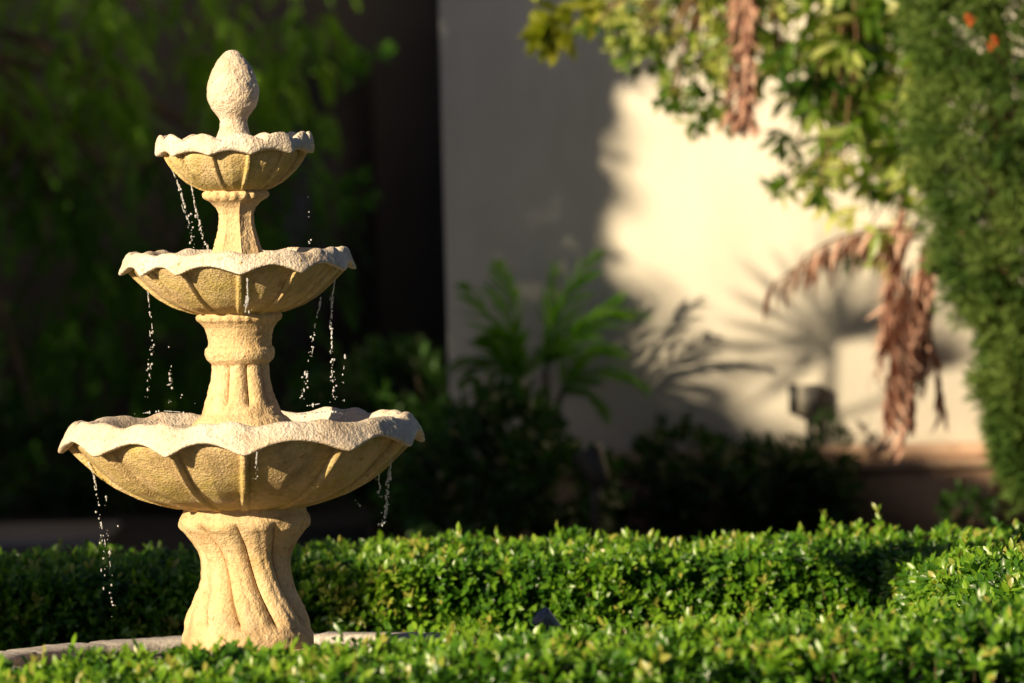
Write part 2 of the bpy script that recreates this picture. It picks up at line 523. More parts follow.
# plinth the pedestal stands on, inside the pond
zc = zf(648)
Rr = np.array([70, 74, 75, 75])[:, None]*K + np.zeros((4, 64))
Zz = np.array([zc+.002, zc-.004, zc-.012, .08])[:, None] + np.zeros((4, 64))
revolve('plinth', Rr[::-1], Zz[::-1], M_ped, fountain, cap_top=True, jitter=.001)

# ------------------------------------------------------------------ dripping water
md, nt, b, N, L = mat('water_drop')
b.inputs['Base Color'].default_value = (.92, .93, .95, 1); b.inputs['Roughness'].default_value = .08
b.inputs['Transmission Weight'].default_value = .5; b.inputs['IOR'].default_value = 1.33
ICO = None


def ico():
    t = (1+5**.5)/2
    V = unit(np.array([(-1,t,0),(1,t,0),(-1,-t,0),(1,-t,0),(0,-1,t),(0,1,t),(0,-1,-t),(0,1,-t),(t,0,-1),(t,0,1),(-t,0,-1),(-t,0,1)], float))
    F = [(0,11,5),(0,5,1),(0,1,7),(0,7,10),(0,10,11),(1,5,9),(5,11,4),(11,10,2),(10,7,6),(7,1,8),(3,9,4),(3,4,2),(3,2,6),(3,6,8),(3,8,9),(4,9,5),(2,4,11),(6,2,10),(8,6,7),(9,8,1)]
    V = list(V); cache = {}; G = []
    def m(a, b_):
        k = (min(a, b_), max(a, b_))
        if k not in cache: cache[k] = len(V); V.append(unit(V[a]+V[b_]))
        return cache[k]
    for a, b_, c in F:
        x, y, z = m(a, b_), m(b_, c), m(c, a)
        G += [(a, x, z), (b_, y, x), (c, z, y), (x, y, z)]
    return np.array(V), np.array(G)


IV, IF = ico()


def trickle(label, paths, extra, depth, n=1.0):
    mb = MB()
    for pts, dens, strand in paths:
        pts = np.array(pts, float)
        seg = np.linalg.norm(np.diff(pts, axis=0), axis=1); tot = seg.sum(); cs = np.concatenate([[0], np.cumsum(seg)])
        if strand:
            q = np.array([at(np.interp(s_, cs, pts[:, 0]), np.interp(s_, cs, pts[:, 1]), depth/DS) for s_ in np.linspace(0, min(strand, tot), 9)])
            q[:, 0] += rng.normal(0, .0004, 9)
            mb.tube(q, np.linspace(.0019, .0008, 9)*rng.uniform(.8, 1.3, 9), 6)
        for _ in range(int(tot*dens/9)):
            s0_ = rng.uniform(0, tot*.85); ln = rng.uniform(3, 9); ox = rng.normal(0, 1.2)
            q = np.array([at(np.interp(z_, cs, pts[:, 0])+ox, np.interp(z_, cs, pts[:, 1]), depth/DS) for z_ in np.linspace(s0_, s0_+ln, 5)])
            mb.tube(q, np.array([.0005, .0012, .0009, .0015, .0006])*rng.uniform(.7, 1.2), 5)
        for _ in range(int(tot*dens)):
            s_ = rng.uniform(0, tot)
            spread = .4 + 3.2*(s_/tot)**1.5
            x = np.interp(s_, cs, pts[:, 0]) + rng.normal(0, spread*.55); y = np.interp(s_, cs, pts[:, 1])
            r = rng.choice([.0008, .0013, .0021, .0029], p=[.38, .28, .22, .12])
            sc = np.array((1, 1, rng.choice([1.0, 1.3, 2.4])))*r
            mb.add(IV*sc*(1+rng.normal(0, .06, (len(IV), 1))) + at(x, y, (depth+rng.normal(0, .012))/DS), T=IF)
    for x, y, r in extra:
        mb.add(IV*np.array((1, 1, 1.15))*r + at(x, y, depth/DS), T=IF)
    o = mb.build('water_trickle', md)
    tag(o, label, 'water drops', 'water trickling from the fountain bowls', 'stuff')
    return o


trickle('two strings of drops falling from the left edge of the smallest top bowl', [([(167, 157), (173, 172), (180, 187), (184, 205), (190, 225), (193, 248)], .9, 20), ([(191, 184), (195, 205), (200, 228), (207, 248)], .8, 12)], [(179, 190, .003), (191, 214, .003)], FY-.02)
trickle('few sparse drops falling right of the smallest top bowl', [([(307, 190), (310, 245)], .06, 0)], [(308, 197, .0018), (309, 212, .0019), (311, 240, .0025)], FY)
trickle('thin string of drops falling left of the middle bowl', [([(147, 285), (150, 310), (153, 340), (148, 370), (148, 400)], .38, 9), ([(166, 330), (171, 362), (168, 408)], .16, 0), ([(175, 395), (215, 412)], .12, 0)], [(154, 345, .0028), (152, 364, .003), (172, 388, .0032), (182, 395, .0022)], FY-.02)
trickle('two strings of drops falling from the right edge of the middle bowl', [([(335, 279), (332, 300), (331, 325), (332, 355), (333, 400)], .75, 22), ([(321, 297), (316, 320), (312, 345), (306, 375), (302, 400)], .5, 9), ([(345, 355), (340, 400)], .15, 0)], [(332, 311, .0032), (332, 329, .0036), (331, 362, .003), (311, 337, .003), (302, 396, .003)], FY-.02)
trickle('trickle running down the front rib of the middle bowl', [([(247, 278), (248, 297), (246, 314)], 1.1, 30)], [], FY-.31)
trickle('long loose string of drops under the left edge of the largest bowl', [([(88, 462), (93, 474), (98, 500), (101, 530), (106, 560), (103, 590)], .28, 14), ([(104, 488), (108, 540), (112, 585), (113, 620)], .14, 0)], [(96, 512, .003), (100, 543, .003), (106, 497, .003), (118, 526, .0025), (112, 602, .0028)], FY-.05)
trickle('cluster of drops falling from the right edge of the largest bowl', [([(392, 449), (390, 470), (387, 490), (386, 508), (383, 525)], 1.4, 26), ([(379, 474), (379, 500)], .8, 8), ([(355, 500), (372, 520)], .25, 0)], [(388, 481, .0032), (386, 497, .0034), (385, 517, .003)], FY-.05)
trickle('short trickle hanging at the front rib of the largest bowl', [([(257, 452), (256, 470), (254, 480)], .5, 12)], [], FY-.50)
trickle('splashing droplets above the right side of the largest bowl rim', [([(300, 414), (330, 411), (345, 414)], .7, 0), ([(306, 406), (345, 400)], .25, 0)], [], FY)
trickle('splashing droplets above the left side of the largest bowl rim', [([(135, 414), (165, 411), (190, 413)], .35, 0)], [], FY)

# ------------------------------------------------------------------ pond
mc, nt, b, N, L = mat('grey_coping_stone')
n1 = noise_n(nt, 60, 5, .7)
L.new(ramp(nt, n1, [(.3, (.34, .29, .26)), (.5, (.58, .52, .47)), (.7, (.72, .66, .60))]), b.inputs['Base Color'])
b.inputs['Roughness'].default_value = .9
bump(nt, b, n1, .8, .006)
pond = empty('garden_pond', (FX, FY, 0), 'low round stone rimmed pond basin around the fountain foot', 'pond')
PR = .775
zr = .303
cp = resample([(PR-.075, .05), (PR-.075, zr-.055), (PR-.07, zr-.006), (PR-.062, zr), (PR-.01, zr), (PR, zr-.008), (PR, zr-.05), (PR-.02, zr-.055)], .02)
prof = np.array([(PR-.115, .05), (PR-.115, zr-.04), (PR-.13, zr-.036), (PR-.13, zr-.008), (PR-.122, zr), (PR-.01, zr), (PR, zr-.008), (PR, zr-.04), (PR-.02, zr-.045), (PR-.02, 0)])
s_ = 240
gap = 1-.0
tt = np.linspace(0, 2*np.pi, s_, endpoint=False)
joint = np.exp(-(((tt*14/(2*np.pi)) % 1.0-.5)/.03)**2)
R = prof[:, :1] + np.zeros((len(prof), s_))
Z = prof[:, 1:2] + np.zeros((len(prof), s_)); Z[3:7] -= joint[None]*.010
revolve('coping', R[::-1], Z[::-1], mc, pond, jitter=.004, jscale=9)
rr = np.linspace(.02, PR-.112, 20)[:, None] + np.zeros((20, 120))
revolve('water', rr, np.full((20, 120), .205), mw, pond, jitter=.002, jscale=12)

# ------------------------------------------------------------------ hedge
hc = np.array((-.725, 18.10)); rot = rad(4)
cr, sr = math.cos(rot), math.sin(rot)
hx, hy, hw = 1.98, 1.80, 1.02           # inner half sizes, width
HZ = .405


def hworld(x, y): return np.stack([hc[0]+x*cr-y*sr, hc[1]+x*sr+y*cr], -1)


def hedge_sample(nt_, nin, nout):
    # top
    x = rng.uniform(-hx-hw, hx+hw, nt_); y = rng.uniform(-hy-hw, hy+hw, nt_)
    out = (np.abs(x) > hx) | (np.abs(y) > hy)
    x = x[out]; y = y[out]
    din = np.maximum(np.abs(x)-hx, np.abs(y)-hy)      # distance from the inner edge
    dout = np.minimum(hx+hw-np.abs(x), hy+hw-np.abs(y))
    e = np.minimum(din, dout)
    hz = HZ+.028*x*np.clip(.5-y/3, 0, 1) - np.clip(y/1.8, 0, 1)*(.018+.012*np.clip(x, 0, 2))
    z = hz - .045*np.clip(1-e/.09, 0, 1)**2
    nrm = np.zeros((len(x), 3)); nrm[:, 2] = 1
    cen = np.clip(1-e/.1, 0, 1)
    inward = np.where((din < dout)[:, None], -1, 1)*np.where((np.abs(x)-hx > np.abs(y)-hy)[:, None], np.stack([np.sign(x), 0*x], -1), np.stack([0*x, np.sign(y)], -1))
    nrm[:, :2] += inward*cen[:, None]*.9
    P1 = np.stack([x, y, z], -1)
    # faces
    def face(n, ax, ay, sg, z0):
        per = rng.uniform(0, 2*(ax+ay)*2, n)
        sx = rng.uniform(-ax, ax, n); sy = rng.uniform(-ay, ay, n)
        pick = rng.uniform(0, 1, n) < ax/(ax+ay)
        s1 = rng.choice([-1, 1], n)
        xx = np.where(pick, sx, s1*ax); yy_ = np.where(pick, s1*ay, sy)
        nn = np.stack([np.where(pick, 0, s1*sg), np.where(pick, s1*sg, 0), np.full(n, .25)], -1).astype(float)
        zz_ = rng.uniform(z0, HZ-.02, n)
        return np.stack([xx, yy_, zz_], -1), nn
    P2, N2 = face(nin, hx, hy, -1, .06)
    P3, N3 = face(nout, hx+hw, hy+hw, 1, .03)
    P = np.vstack([P1, P2, P3]); Nn = np.vstack([nrm, N2, N3])
    xy = hworld(P[:, 0], P[:, 1])
    W = np.column_stack([xy, P[:, 2]])
    nx = Nn[:, 0]*cr-Nn[:, 1]*sr; ny = Nn[:, 0]*sr+Nn[:, 1]*cr
    Nn = np.column_stack([nx, ny, Nn[:, 2]])
    return W, Nn


W, Nn = hedge_sample(66000, 18000, 5000)
keep = (np.abs(W[:, 0]/W[:, 1]) < .10) | (rng.uniform(0, 1, len(W)) < .45)
W = W[keep]; Nn = unit(Nn[keep])
bumpy = np.array([noise.noise(Vector((x*2.6, y*2.6, z*2.6)))*.028 + noise.noise(Vector((x*8, y*8, z*8+9)))*.038 for x, y, z in W])
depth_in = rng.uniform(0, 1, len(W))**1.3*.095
W = W + Nn*(bumpy - depth_in)[:, None]
clump = np.array([noise.noise(Vector((x*5, y*5, z*5+3))) for x, y, z in W])
ax_ = Nn*.85 + np.array((-.12, -.12, .34)) + rng.normal(0, .58, Nn.shape)
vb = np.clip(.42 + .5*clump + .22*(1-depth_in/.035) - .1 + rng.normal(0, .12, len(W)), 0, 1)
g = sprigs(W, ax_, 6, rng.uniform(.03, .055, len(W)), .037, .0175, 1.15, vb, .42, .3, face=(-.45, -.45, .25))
# tall stray shoots
m_ = Nn[:, 2] > .9
idx = rng.choice(np.where(m_)[0], 420, replace=False)
g2 = sprigs(W[idx]+np.array((0, 0, .012)), np.array((0, 0, 1)) + rng.normal(0, .3, (420, 3)), 9, rng.uniform(.05, .095, 420), .038, .015, .65, np.full(420, .8), .25, .25, face=(-.45, -.45, .25))
G = cat([g, g2])
HEDGE_LABEL = 'low clipped green hedge with small glossy leaves enclosing the fountain pond'
hedge = empty('clipped_hedge', (hc[0], hc[1], 0), HEDGE_LABEL, 'hedge')
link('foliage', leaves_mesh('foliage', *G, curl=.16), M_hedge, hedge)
tw_ = MB()
idx = rng.choice(len(W), 6000, replace=False)
for i in idx:
    a = W[i] + Nn[i]*rng.uniform(-.02, .012); d = rvec(1)[0]*.5 + Nn[i]*.4 + np.array((0, 0, .3)); d /= np.linalg.norm(d)
    l = rng.uniform(.04, .10)
    tw_.tube([a-d*l*.5, a + rvec(1)[0]*.004, a+d*l*.5], [.0016, .0013, .0007], 4, False)
tw_.build('twig', M_twig, hedge).__setitem__('kind', 'stuff')
# near-black boxes standing in for the shaded inside of the hedge
mcore, nt, b, N, L = mat('hedge_shade_fill')
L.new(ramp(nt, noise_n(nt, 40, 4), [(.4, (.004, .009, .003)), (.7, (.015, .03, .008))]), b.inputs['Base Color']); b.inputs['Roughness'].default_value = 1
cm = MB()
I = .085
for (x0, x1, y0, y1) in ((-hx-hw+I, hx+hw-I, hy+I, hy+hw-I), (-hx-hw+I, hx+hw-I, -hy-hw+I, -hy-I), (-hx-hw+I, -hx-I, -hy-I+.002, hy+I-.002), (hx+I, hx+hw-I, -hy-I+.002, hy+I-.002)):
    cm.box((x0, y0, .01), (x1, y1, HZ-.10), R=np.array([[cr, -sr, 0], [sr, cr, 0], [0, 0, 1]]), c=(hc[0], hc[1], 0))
cm.build('inner_shade_fill', mcore, hedge, False)

# dead leaves caught in the hedge
idx = rng.choice(np.where(Nn[:, 2] > .5)[0], 420, replace=False)
link('dead_leaf', leaves_mesh('dead_leaf', W[idx]+np.array((0, 0, .015)), rvec(420), unit(rvec(420)+np.array((0, 0, .8))), .034, .015, rng.uniform(.4, 1, 420)), M_dead, hedge).__setitem__('kind', 'stuff')

# ------------------------------------------------------------------ ground, path
mg, nt, b, N, L = mat('dark_soil')
L.new(ramp(nt, noise_n(nt, 3, 8, .7), [(.3, (.010, .008, .005)), (.7, (.03, .022, .015))]), b.inputs['Base Color']); b.inputs['Roughness'].default_value = 1
bump(nt, b, noise_n(nt, 25, 6, .7), .8, .03)
gm = mesh_np('ground', [(-600, -600, 0), (600, -600, 0), (600, 900, 0), (-600, 900, 0)], [np.array([(0, 1, 2, 3)])], False)
tag(link('ground', gm, mg), kind='structure')
mp_, nt, b, N, L = mat('grey_paving')
L.new(ramp(nt, noise_n(nt, 12, 6, .7), [(.3, (.14, .135, .155)), (.7, (.20, .195, .225))]), b.inputs['Base Color']); b.inputs['Roughness'].default_value = .85
pm_ = MB(); pm_.box((-9, 18.9*DS, -.05), (-1.78, 19.9*DS, .03))
tag(pm_.build('path', mp_, None, False), kind='structure')

# ------------------------------------------------------------------ house wall
mwall, nt, b, N, L = mat('cream_stucco')
c_ = ramp(nt, noise_n(nt, 1.1, 6, .6), [(.3, (.66, .62, .54)), (.7, (.78, .73, .64))])
L.new(mixc(nt, .5, c_, ramp(nt, noise_n(nt, 5, 6, .65, mapping(nt, (1, 1, .3))), [(.3, (.82, .80, .76)), (.6, (1, 1, 1))]), 'MULTIPLY'), b.inputs['Base Color'])
b.inputs['Roughness'].default_value = .9
bump(nt, b, noise_n(nt, 70, 4, .6), .4, .006)
mpl, nt, b, N, L = mat('brown_plinth_render')
L.new(ramp(nt, noise_n(nt, 6, 7, .7), [(.3, (.30, .18, .12)), (.7, (.48, .31, .21))]), b.inputs['Base Color']); b.inputs['Roughness'].default_value = .9
bump(nt, b, noise_n(nt, 40, 5, .7), .6, .008)
mled, nt, b, N, L = mat('terracotta_ledge')
L.new(ramp(nt, noise_n(nt, 8, 6, .7), [(.3, (.38, .24, .16)), (.7, (.56, .38, .27))]), b.inputs['Base Color']); b.inputs['Roughness'].default_value = .85
WX0 = at(444, 200, 18.5)[0]
WY = 18.5*DS
house = empty('house', (3, WY, 0), 'cream stucco house wall with stepped brown plinth behind the garden', 'house')
h = MB(); h.box((WX0, WY, 0), (9, WY+8, 4.2)); h.build('wall', mwall, house, False)
zl1 = at(850, 446, 18.45)[2]; zl2 = at(850, 471, 18.4)[2]
h = MB(); h.box((WX0-.05, WY-.11, 0), (9, WY-.002, zl2)); h.build('plinth', mpl, house, False)
h = MB(); h.box((WX0-.07, WY-.14, zl2+.002), (9, WY-.002, zl2+.035)); h.box((WX0-.03, WY-.05, zl2+.037), (9, WY-.002, zl1)); h.build('ledge', mled, house, False)
h = MB(); h.box((WX0-.5, WY-.5, 4.202), (9.5, WY+8.5, 4.4)); h.build('roof', mpl, house, False)
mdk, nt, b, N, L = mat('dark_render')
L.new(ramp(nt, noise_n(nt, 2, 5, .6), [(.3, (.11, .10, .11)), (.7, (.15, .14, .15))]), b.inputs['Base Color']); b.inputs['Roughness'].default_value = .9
bk = empty('garden_outbuilding', (-5, 24*DS, 0), 'dark shaded building wall behind the feathery tree', 'building')
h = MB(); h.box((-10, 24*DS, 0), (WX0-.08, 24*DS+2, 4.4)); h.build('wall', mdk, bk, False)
mdr, nt, b, N, L = mat('black_brown_door_paint')
L.new(ramp(nt, noise_n(nt, 9, 4, .6), [(.3, (.022, .020, .022)), (.7, (.035, .032, .036))]), b.inputs['Base Color']); b.inputs['Roughness'].default_value = .5
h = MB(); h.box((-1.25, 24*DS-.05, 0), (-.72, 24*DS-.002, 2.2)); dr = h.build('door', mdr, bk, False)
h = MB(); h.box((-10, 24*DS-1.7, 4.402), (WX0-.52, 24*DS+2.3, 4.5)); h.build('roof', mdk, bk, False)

# electric box with conduit
mbx, nt, b, N, L = mat('grey_painted_metal')
L.new(ramp(nt, noise_n(nt, 20, 5, .6), [(.3, (.26, .24, .20)), (.7, (.36, .33, .28))]), b.inputs['Base Color']); b.inputs['Roughness'].default_value = .5
mblk, nt, b, N, L = mat('black_metal')
L.new(ramp(nt, noise_n(nt, 30, 3, .5), [(.3, (.02, .02, .02)), (.7, (.035, .035, .035))]), b.inputs['Base Color']); b.inputs['Roughness'].default_value = .4
bc = at(808, 400, 18.4)
ebox = empty('electrical_box', tuple(bc), 'small grey outlet box with conduit on the cream wall', 'electrical box')
h = MB(); h.box((bc[0]-.045, WY-.075, bc[2]-.06), (bc[0]+.055, WY-.002, bc[2]+.06)); h.box((bc[0]-.03, WY-.085, bc[2]-.045), (bc[0]+.04, WY-.076, bc[2]+.045)); h.build('housing', mbx, ebox, False)
h = MB(); h.box((bc[0]-.075, WY-.085, bc[2]-.058), (bc[0]-.047, WY-.002, bc[2]+.064)); h.build('hinged_cover', mblk, ebox, False)
h = MB(); h.tube([(bc[0]+.01, WY-.05, bc[2]-.062), (bc[0]+.01, WY-.05, zl1+.02), (bc[0]+.005, WY-.17, zl2-.05), (bc[0]+.005, WY-.17, 0)], .016, 10); h.build('conduit', mblk, ebox)


# garden spotlights
def spotlight(p, aim, size, label, m):
    e = empty('garden_spotlight', (p[0], p[1], 0), label, 'spotlight', None)
    aim = np.array(aim, float); aim /= np.linalg.norm(aim)
    h = MB()
    P_ = [p-aim*size*.55, p-aim*size*.5, p-aim*size*.1, p+aim*size*.45, p+aim*size*.5]
    h.tube(P_, [size*.18, size*.26, size*.32, size*.42, size*.42], 20)
    h.build('lamp_head', m, e)
    h = MB(); h.tube([p-aim*size*.3+np.array((0, 0, -size*.1)), (p[0], p[1], p[2]-size*.7), (p[0], p[1], 0)], size*.10, 8); h.build('stake', mblk, e)
    return e


msil, nt, b, N, L = mat('galvanised_metal')
L.new(ramp(nt, noise_n(nt, 40, 4, .6), [(.3, (.20, .20, .22)), (.7, (.30, .30, .33))]), b.inputs['Base Color']); b.inputs['Roughness'].default_value = .45; b.inputs['Metallic'].default_value = .3
spotlight(at(549, 624, 12.5), (-.6, -.3, .62), .075, 'small grey spotlight head poking up between the hedge rows', msil)
spotlight(at(594, 468, 17.2), (-.35, .1, .8), .15, 'black spotlight on a stake in the dark bed before the wall', mblk)


# ------------------------------------------------------------------ background plants
def limb_tree(parent, tips, base, top, r0, m, n=26, seg=8):
    mb = MB()
    base = np.array(base); top = np.array(top)
    mb.tube(bez(base, (base+top)/2+rng.normal(0, .06, 3), top, 10), np.linspace(r0, r0*.5, 10), 12)
    sel = tips[rng.choice(len(tips), min(n, len(tips)), replace=False)]
    for t in sel:
        f = rng.uniform(.45, 1); s0 = base+(top-base)*f
        mid = (s0+t)/2+np.array((0, 0, .15))+rng.normal(0, .05, 3)
        mb.tube(bez(s0, mid, t, 8), np.linspace(r0*.34, r0*.06, 8), 6)
    return mb.build('trunk', m, parent)


# (1) feathery tree at the left, far behind the fountain
tr = empty('feathery_tree', (-2.6, 21.4*DS, 0), 'dark green feathery tree filling the shaded left background', 'tree')
lf = []; tips = []
for i in range(2900):
    px = rng.uniform(-330, 330); py = rng.uniform(-140, 520)
    edge = 330 - 60*(py/520) + 40*math.sin(py*.03)
    if px > edge-40 and rng.uniform() < .6: continue
    Y = rng.uniform(20.6, 22.6)
    p = at(px, py, Y)
    if noise.noise(Vector((px*.016, py*.013, Y*.7))) < -.12: continue
    tips.append(p)
    az = rng.uniform(0, 6.28)
    bright = .30+(.35 if py < 150 else 0)+.5*noise.noise(Vector((px*.02, py*.02, 4)))+(.15 if py < 120 else 0)  # upper leaves coloured lighter, standing in for sun on the crown
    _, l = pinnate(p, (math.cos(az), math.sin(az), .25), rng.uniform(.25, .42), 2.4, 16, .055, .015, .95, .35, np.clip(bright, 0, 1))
    lf.append(l)
limb_tree(tr, np.array(tips), (-2.6, 21.6*DS, 0), (-2.7, 21.5*DS, 2.6), .09, M_bark, 30)
yl = []

for (px, py) in ((352, 58), (362, 66), (372, 60), (356, 72), (345, 190), (358, 178), (350, 205), (365, 186)):
    q = at(px, py, 20.5); s2 = sprigs(np.array([q]*3)+rng.normal(0, .02, (3, 3)), rvec(3), 5, .08, .07, .03, .9, np.full(3, .3)); yl.append(s2)



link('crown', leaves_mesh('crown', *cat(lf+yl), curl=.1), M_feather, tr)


def shrub(name, label, spec, Y0, Y1, ll, lw, m, k=7, base=None, sl=.10, group=None, vb0=.4):
    """spec: list of (px,py,rx,ry,count) blobs of shoots"""
    pts = []; axs = []; vb = []
    for (px, py, rx, ry, c) in spec:
        for _ in range(c):
            a = rng.uniform(0, 6.28); r = rng.uniform(.25, 1)**.6
            x = px+rx*r*math.cos(a); y = py+ry*r*math.sin(a)
            q = at(x, y, rng.uniform(Y0, Y1))
            if q[2] < .03: continue
            pts.append(q); axs.append((math.cos(a)*.6, rng.uniform(-.8, .3), -math.sin(a)*.5+.5))
            vb.append(np.clip(vb0+.35*noise.noise(Vector((x*.03, y*.03, 1)))+rng.normal(0, .1), 0, 1))
    pts = np.array(pts); axs = np.array(axs)+rng.normal(0, .3, (len(pts), 3))
    b0 = base if base is not None else (pts[:, 0].mean(), (Y0+Y1)/2*DS, 0)
    e = empty(name, tuple(b0), label, 'shrub' if 'shrub' in name else 'plant', group)
    link('foliage', leaves_mesh('foliage', *sprigs(pts, axs, k, sl, ll, lw, .95, np.array(vb), .25)), m, e)
    mb = MB()
    for t in pts[rng.choice(len(pts), min(14, len(pts)), replace=False)]:
        s0 = np.array((b0[0]+rng.normal(0, .05), b0[1]+rng.normal(0, .05), 0))
        mb.tube(bez(s0, (s0+t)/2+rng.normal(0, .04, 3), t, 7), np.linspace(.014, .004, 7), 5)
    mb.build('stem', M_bark, e)
    return e


shrub('leafy_shrub', 'rounded green shrub low behind the right side of the largest bowl', [(400, 420, 55, 62, 300), (350, 440, 50, 50, 200), (430, 470, 60, 60, 260)], 18.7, 19.6, .085, .035, M_shrub, vb0=.35)
shrub('leafy_shrub', 'dark shrub at the left end of the cream wall under the palm', [(500, 455, 50, 52, 230), (470, 485, 66, 44, 230), (560, 497, 44, 32, 120)], 17.4, 18.1, .075, .032, M_shrub, vb0=.4)
shrub('leafy_shrub', 'dark spiky shrub against the wall between spotlight and outlet box', [(685, 464, 30, 26, 60), (650, 502, 44, 26, 90), (715, 505, 44, 24, 80)], 18.1, 18.38, .075, .026, M_shrub, vb0=.15)
shrub('leafy_shrub', 'dark low shrub under the outlet box on the wall', [(770, 482, 34, 28, 80), (795, 505, 50, 25, 120), (826, 465, 12, 34, 24)], 18.2, 18.38, .07, .026, M_shrub, vb0=.1)
shrub('leafy_shrub', 'tiny sprouting shrub at the foot of the plinth near the conifer', [(968, 513, 20, 12, 40)], 17.2, 17.6, .05, .02, M_shrub, sl=.06, vb0=.7)
shrub('leafy_shrub', 'low dark shrub beyond the path left of the fountain', [(150, 500, 90, 40, 240), (40, 470, 80, 45, 200), (250, 480, 80, 60, 240)], 20.4, 21.2, .08, .035, M_shrub, vb0=.15)

# (2) palm in front of the wall
pb = at(545, 520, 18.28); pb[2] = 0
palm = empty('feather_palm', tuple(pb), 'slender feather palm with bright arching fronds before the shaded wall', 'palm')
st = MB()
crowns = [at(520, 385, 18.28), at(545, 372, 18.25), at(560, 395, 18.29)]
for c in crowns: st.tube(bez(pb+rng.normal(0, .03, 3)*(1, 1, 0), (pb+c)/2+rng.normal(0, .03, 3), c, 8), np.linspace(.022, .014, 8), 8)
st.build('stem', M_bark, palm)
fr = [(0, (-.35, .1, 1), .66, 1.0), (0, (-.10, -.1, 1), .70, .8), (1, (.25, 0, 1), .75, 1.3), (1, (.55, -.2, .9), .75, 1.5), (1, (.1, .2, 1), .60, .5), (2, (.6, 0, .6), .55, 1.7), 
      (0, (-.5, 0, .7), .48, 1.8), (1, (.75, 0, 1.0), .62, .7), (2, (.4, -.2, .25), .36, 1.9), (0, (-.2, -.3, .8), .5, 1.6), (2, (.3, 0, .9), .5, 2.2), (0, (-.3, .2, .5), .42, 2.4), (0, (.3, -.3, .8), .5, 1.9)]
for i, (c, d, l, dr_) in enumerate(fr):
    p_, lv = pinnate(crowns[c], (d[0]*.8, d[1]*.6-.06, d[2]), l*.72, dr_, 20, .17, .019, .62, .15, .5, rng.uniform(-.5, .5))
    mb = MB(); mb.tube(p_, np.linspace(.006, .002, len(p_)), 5)
    r_ = mb.build('frond', M_palm, palm)
    link('leaflets', leaves_mesh('leaflets', *lv, curl=.2), M_palm, r_)['kind'] = 'stuff'

# (3) broadleaved tree hanging over the wall at the upper right
tb = at(1012, 520, 17.7); tb[2] = 0
ot = empty('broadleaf_tree', tuple(tb), 'sunlit broadleaf tree hanging its branches over the cream wall', 'tree')
blobs = [  # px, py, rx, ry, count, leaf len, leaf width
    (650, 20, 50, 45, 46, .075, .030), (690, 45, 40, 50, 34, .075, .030), (625, 15, 36, 26, 26, .075, .03), (672, 78, 26, 26, 14, .07, .03),
    (760, 30, 60, 50, 44, .13, .042), (830, 30, 70, 55, 64, .17, .050), (890, 50, 50, 60, 56, .17, .052), (830, 110, 40, 50, 34, .15, .045), (880, 130, 34, 46, 26, .16, .05),
    (800, 150, 26, 34, 12, .13, .036), (845, 180, 40, 24, 14, .12, .038), (790, 185, 22, 16, 8, .10, .032), (905, 170, 22, 40, 12, .14, .045), (715, 110, 26, 26, 9, .09, .03),
    (880, 215, 26, 22, 5, .12, .04), (870, 250, 18, 14, 3, .12, .042), (905, 240, 12, 20, 4, .12, .045), (835, -40, 190, 40, 90, .16, .05)]
L_ = []; tips = []
for (px, py, rx, ry, c, ll, lw) in blobs:
    c = int(c*.68) if py > 0 and px > 740 else c
    a = rng.uniform(0, 6.28, c); r = rng.uniform(0, 1, c)**.5
    P_ = np.array([at(px+rx*r_*math.cos(a_), py+ry*r_*math.sin(a_), rng.uniform(17.0, 17.8)) for a_, r_ in zip(a, r)])
    tips += list(P_)
    A = rng.normal(0, .45, (c, 3))+np.array((-.1, -.15, -.55))
    L_.append(sprigs(P_, A, 8, ll*.6, ll*.86, lw*.78, 1.15, np.clip(rng.normal(.45, .33, c), 0, 1), .2, .3, .3))
link('crown', leaves_mesh('crown', *cat(L_), curl=.22), M_broad, ot)
tips = np.array(tips)
mb = MB()
forks = [at(1000, 60, 17.6), at(940, -60, 17.5), at(860, -40, 17.4), at(720, -60, 17.4)]
mb.tube(bez(tb, at(1005, 300, 17.7), forks[0], 12), np.linspace(.075, .05, 12), 12)
mb.tube(bez(forks[0], at(980, -40, 17.6), forks[1], 8), np.linspace(.05, .035, 8), 10)
mb.tube(bez(forks[1], at(900, -60, 17.5), forks[2], 8), np.linspace(.035, .028, 8), 10)
mb.tube(bez(forks[2], at(790, -70, 17.5), forks[3], 8), np.linspace(.028, .02, 8), 8)
for t in tips[rng.choice(len(tips), 130, replace=False)]:
    f = min(forks, key=lambda q: np.linalg.norm(q-t))
    mb.tube(bez(f, (f+t)/2+np.array((0, 0, .08))+rng.normal(0, .03, 3), t, 7), np.linspace(.010, .003, 7), 5)
mb.build('trunk', M_barkred, ot)
# yellowish branch tip near the wall corner
L_ = []
for (px, py, c) in ((562, 20, 6), (582, 8, 6), (545, 22, 3), (566, 36, 4)):
    P_ = np.array([at(px+rng.normal(0, 9), py+rng.normal(0, 7), 17.2) for _ in range(c)])
    L_.append(sprigs(P_, rng.normal(0, .4, (c, 3))+np.array((-.5, 0, -.3)), 4, .06, .12, .05, .9, None, .1))
yb = link('yellow_foliage', leaves_mesh('yellow_foliage', *cat(L_), curl=.2), M_yellow, ot)
yb['label'] = 'yellowish large leaved branch tip near the wall corner'

